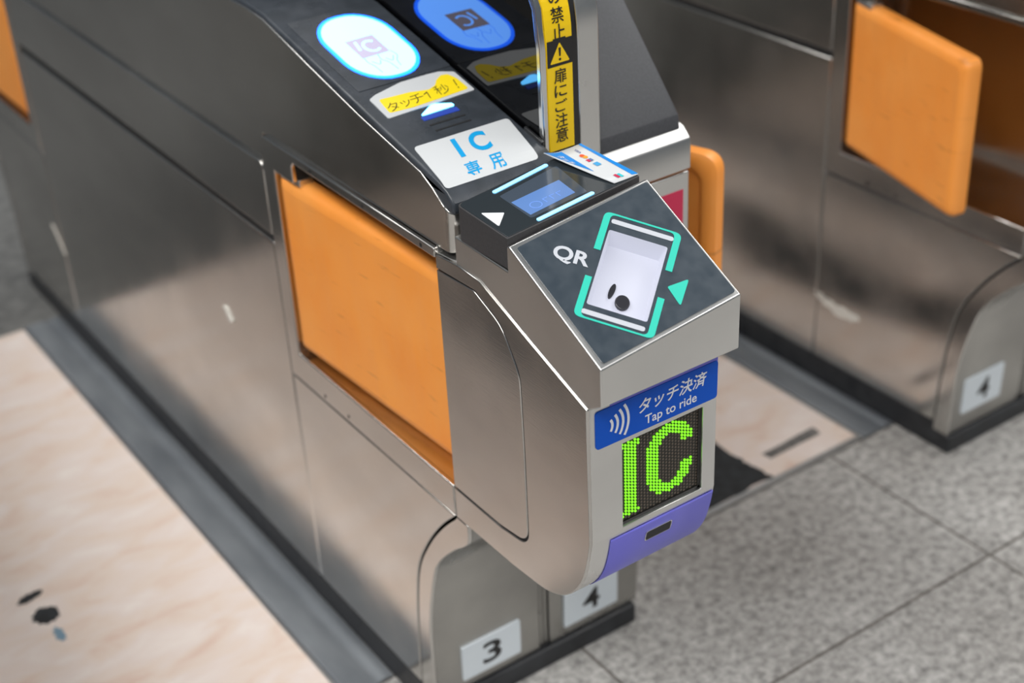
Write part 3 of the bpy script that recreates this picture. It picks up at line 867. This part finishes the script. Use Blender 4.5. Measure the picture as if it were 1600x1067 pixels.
hand = [[(.064, .217), (.063, .206), (.066, .196), (.067, .180)], [(.083, .218), (.081, .206), (.086, .196), (.088, .178)],
        [(.101, .218), (.103, .206), (.097, .196), (.095, .184)], [(.068, .206), (.074, .197), (.079, .205)], [(.087, .206), (.092, .198), (.098, .207)]]
stroke(AP, [smooth_line(h, 4) for h in hand], .0007, .0024, bm)
print_('hand_outline', bm, DISC_LINE, tp_)
# hand-cut sticker
stk = [(.0240, .1380), (.0232, .0945), (.1443, .1001), (.1440, .1445), (.1290, .1525), (.1128, .1540), (.0750, .1535), (.0350, .1435)]
st = lab(obj('touch_sticker', sheet(AP, rnd(stk, [.004, .003, .003, .003, .01, .01, .02, .006], 4), .0012, .0012), WHITE, gate), 'white and yellow touch for one second sticker')
yl = [(.0300, .1030), (.0600, .1010), (.1000, .1030), (.1391, .1055), (.1385, .1300), (.1340, .1430), (.1250, .1445), (.1150, .1380), (.1075, .1290), (.0960, .1245), (.0719, .1300), (.0500, .1310), (.0330, .1325)]
obj('yellow_field', sheet(AP, rnd(yl, .004, 3), .0015, .0004), YELLOW_PALE, st)['label'] = 'yellow field'
bm = bmesh.new()
for ch, u, v, s in (('タ', .0310, .1040, .0165), ('ッ', .0500, .1050, .0125), ('チ', .0640, .1055, .0175), ('秒', .0990, .1080, .0190)):
    w_ = s*.28 if ch in '!1' else s
    text(AP, ch, u, v, u+w_, v+s, -.012, .0018, bm, keep=ch not in '!1', skew=.1)
stroke(AP, [[(.0850, .1175), (.0905, .1205), (.0880, .1080)], [(.1330, .1290), (.1300, .1170)], [(.1295, .1135), (.1290, .1110)]], .0012, .0018, bm)
print_('lettering', bm, BLACK_PRINT, st, 'black hand drawn Japanese lettering')
# lit arrow and its slots
bm = bmesh.new(); sheet(AP, rnd([(.0575, .0822), (.1055, .0838), (.1040, .0888), (.0860, .0965), (.0805, .0962)], .0018, 3), .0012, .0012, bm)
ar = lab(obj('arrow_light', bm, ARROW_GLOW, gate), 'lit cyan arrow above the slots')
bm = bmesh.new(); sheet(AP, rect(.0570, .0725, .1050, .0800), .0009, .0009, bm)
obj('blue_bar', bm, mat('blue_lit_bar', srgb(40, 58, 130), .3, emit=(.02, .06, .42), es=.6), ar)
for v in (.0620, .0500):
    bm = bmesh.new(); sheet(AP, rect(.0580, v-.0012, .1055, v+.0012), .0004, .0004, bm)
    sl_ = obj('slot', bm, DARK, gate)
# white IC label
lbp = rnd([(.0082, -.0360), (.0191, .0318), (.1430, .0338), (.1300, -.0340)], [.005, .005, .005, .005], 4)
lb0 = [(.0192, .0320), (.1440, .0342), (.1300, -.0355), (.0070, -.0375)]
# label follows the cover where it bends down
def cover_pt(u, v, h=0):
    if v >= -.034: p = AP.at(u, v, h)
    else:
        p = AP.at(u, -.034, h); e = -.034 - v
        p = p + V((0, -math.cos(.42)*e, -math.sin(.42)*e))
    return p
ts = [0, .004, .012, .024, .040, .062, .15, .3, .45, .6, .72, .80, .87, .938, .960, .976, .988, .996, 1]
rows = len(ts)-1; bm = bmesh.new(); g = []
for j in range(rows+1):
    t = ts[j]; e_ = min(t, 1-t)/.062
    v = .0330 + (-.0475-.0330)*t
    ul = .0175 + (.0090-.0175)*t; ur = .1445 + (.1320-.1445)*t
    if e_ < 1:
        c_ = .0050*(1 - math.sqrt(max(0, 1-(1-e_)**2))); ul += c_; ur -= c_
    g.append([bm.verts.new(cover_pt(ul + (ur-ul)*i/6, v, .0010)) for i in range(7)])
for j in range(rows):
    for i in range(6): bm.faces.new((g[j+1][i], g[j+1][i+1], g[j][i+1], g[j][i]))
icl = print_('ic_label', bm, WHITE, gate, 'white label with blue lettering for IC cards only')
sm = icl.modifiers.new('thickness', 'SOLIDIFY'); sm.thickness = .001; sm.offset = -1
pl = lambda u, v: cover_pt(u, v, .0013)
bm = text(AP, 'I', .0540, -.0087, .0602, .0262, .0, place=pl, skew=.2); text(AP, 'C', .0735, -.0088, .0975, .0268, .035, bm=bm, place=pl, skew=.2)
print_('lettering', bm, CYAN_PRINT, icl, 'blue letters IC')
bm = text(AP, '専', .0425, -.0430, .0610, -.0190, .014, place=pl, skew=.25); text(AP, '用', .0740, -.0435, .0920, -.0190, .014, bm=bm, place=pl, skew=.25)
print_('lettering', bm, CYAN_PRINT, icl, 'blue Japanese characters')
# dark lip under the cover front is part of the cover; small sensor bump beside the post
obj('catch', sheet(AP, rnd([(.1475, -.030), (.1515, -.030), (.1515, .006), (.1475, .006)], .001, 2), .004, .006), COVER_LIP, gate, .001)

# ------------------------------------------------------------------ sensor post and black side screen between the halves
YP, ZB, ZC, RR = 1.272, .845, 1.000, .11
def prof(s, d=0):
    """point on the post's front outline, s metres up along it, d metres inside"""
    if s <= ZC-ZB: return (YP+d, ZB+s)
    a = (s-(ZC-ZB))/RR; r = RR-d
    if a <= math.pi/2: return (YP+RR-r*math.cos(a), ZC+r*math.sin(a))
    return (YP+RR+(s-(ZC-ZB)-RR*math.pi/2), ZC+RR-d)
SMAX = ZC-ZB+RR*math.pi/2
def post_band(x0, x1, s0, s1, d0_, d1_, bm=None, n_=26):
    bm = bm or bmesh.new(); rows_ = []
    ss = [s0 + (s1-s0)*i/n_ for i in range(n_+1)]
    for s in ss:
        a = prof(s, d0_); b = prof(s, d1_)
        rows_.append([bm.verts.new((x0, *a)), bm.verts.new((x1, *a)), bm.verts.new((x1, *b)), bm.verts.new((x0, *b))])
    for r0, r1 in zip(rows_[:-1], rows_[1:]):
        for k in range(4): bm.faces.new((r0[k], r0[(k+1) % 4], r1[(k+1) % 4], r1[k]))
    bm.faces.new(rows_[0][::-1]); bm.faces.new(rows_[-1])
    return bm
def slab(x0, x1, d, yb, bm=None):
    pts = [prof(SMAX*i/30, d) for i in range(31)] + [(M(YP+d) if yb is None else yb, ZC+RR-d)]
    far = [(M(y), z) for y, z in pts[:31][::-1]]
    return prism(pts[:31] + far, x0, x1, bm)
post = obj('side_screen', slab(.897, .9465, .0035, None), BLACK_GLASS, gate)
lab(post, 'black glossy side screen with a yellow warning strip')
post.data.set_sharp_from_angle(angle=math.radians(30))
SL = SMAX + 1.0
rim = post_band(.8964, .9052, 0, SMAX+.9, -.0005, .0090)
lab(obj('screen_rim', rim, POLISH, post, .0022, 3), 'polished steel rim')
obj('post_seal', post_band(.9380, .9470, 0, SMAX+.9, .0000, .008), mat('black_seal', srgb(34, 33, 33), .4), post, .001)
obj('steel_post', slab(.9470, .9770, -.0005, None), STEELX, post, .002, 3)['label'] = 'brushed steel post beside the screen'
ys0 = .8668-ZB
yst = lab(obj('warning_strip', post_band(.9045, .9385, ys0, SMAX+.1, -.0013, .002, n_=40), YELLOW, post), 'yellow warning strip with black lettering')
def strip_pl(top):
    def f(u, v):
        y, z = prof(v-ZB if v < ZC else v-ZB, -top); return (u, y, z)
    return f
pl = strip_pl(.0019)
bm = bmesh.new()
cu = .9212
for ch, zc in (('の', 1.0415), ('禁', 1.0228), ('止', 1.0045), ('扉', .9545), ('に', .9368), ('ご', .9195), ('注', .9020), ('意', .8845)):
    h_ = .0170 if ch not in 'のにご' else .0140
    text(None, ch, cu-.0085, zc-h_/2, cu+.0085, zc+h_/2, .008, bm=bm, keep=ch in 'の', place=pl)
print_('lettering', bm, BLACK_PRINT, yst, 'black vertical Japanese lettering')
bm = bmesh.new()
g0 = [bm.verts.new(strip_pl(.0017)(*p)) for p in ((.9045, .9660), (.9385, .9660), (.9385, .9960), (.9045, .9960))]
bm.faces.new(g0); print_('black_field', bm, BLACK_PRINT, yst, 'black square behind the warning triangle')
bm = bmesh.new()
bm.faces.new([bm.verts.new(strip_pl(.0020)(*p)) for p in rnd([(cu-.0135, .9695), (cu+.0135, .9695), (cu, .9930)], .001, 2)])
print_('warning_triangle', bm, YELLOW, yst, 'yellow warning triangle')
bm = bmesh.new()
bm.faces.new([bm.verts.new(strip_pl(.0023)(*p)) for p in ((cu-.0010, .9770), (cu+.0010, .9770), (cu+.0016, .9868), (cu-.0016, .9868))])
bm.faces.new([bm.verts.new(strip_pl(.0023)(*p)) for p in ellipse(cu, .9735, .0016, .0016, 10)])
print_('exclamation_mark', bm, BLACK_PRINT, yst)

# magenta sticker on the other half, scraps of tape on the sides
RP = Plane((0, 1.2705, 0), (1, 0, 0), (0, 0, 1))
lab(obj('sticker', sheet(RP, rect(1.045, .700, 1.1015, .7615), .0005, .0005), MAGENTA, gate), 'magenta sticker below the rear cover')
def scrap(root, pts, label, dx=0, jit=.002, seed=1, top=.0008):
    rd = random.Random(seed); q = []
    for i in range(len(pts)):
        a = V(pts[i]); b = V(pts[(i+1) % len(pts)])
        for k in range(4):
            p = a.lerp(b, k/4); q.append((-p.x + rd.uniform(-jit, jit), p.y + rd.uniform(-jit, jit)))
    P = Plane((GATE_L+dx, 0, 0), (0, -1, 0), (0, 0, 1))
    global REF
    keep = REF.copy(); REF = REF + V((dx, 0, 0))
    o = lab(obj('tape_scrap', sheet(P, q, top, top), TAPE, root), label); REF = keep
scrap(gate, [(2.780, .258), (2.768, .262), (2.722, .212), (2.733, .208)], 'narrow scrap of pale tape on the far side panel', jit=.001)
scrap(gate, [(1.921, .444), (1.911, .447), (1.894, .428), (1.904, .424)], 'small peeling scrap of white tape on the side panel', jit=.001, top=.003)
scrap(right, [(1.7060, .1861), (1.6877, .1867), (1.6600, .1790), (1.6210, .1800), (1.5990, .1800), (1.5930, .1700), (1.6150, .1610), (1.6490, .1590), (1.6760, .1680), (1.6960, .1770)],
      'torn white paper scrap on the lower side panel', PX, .003, 4)
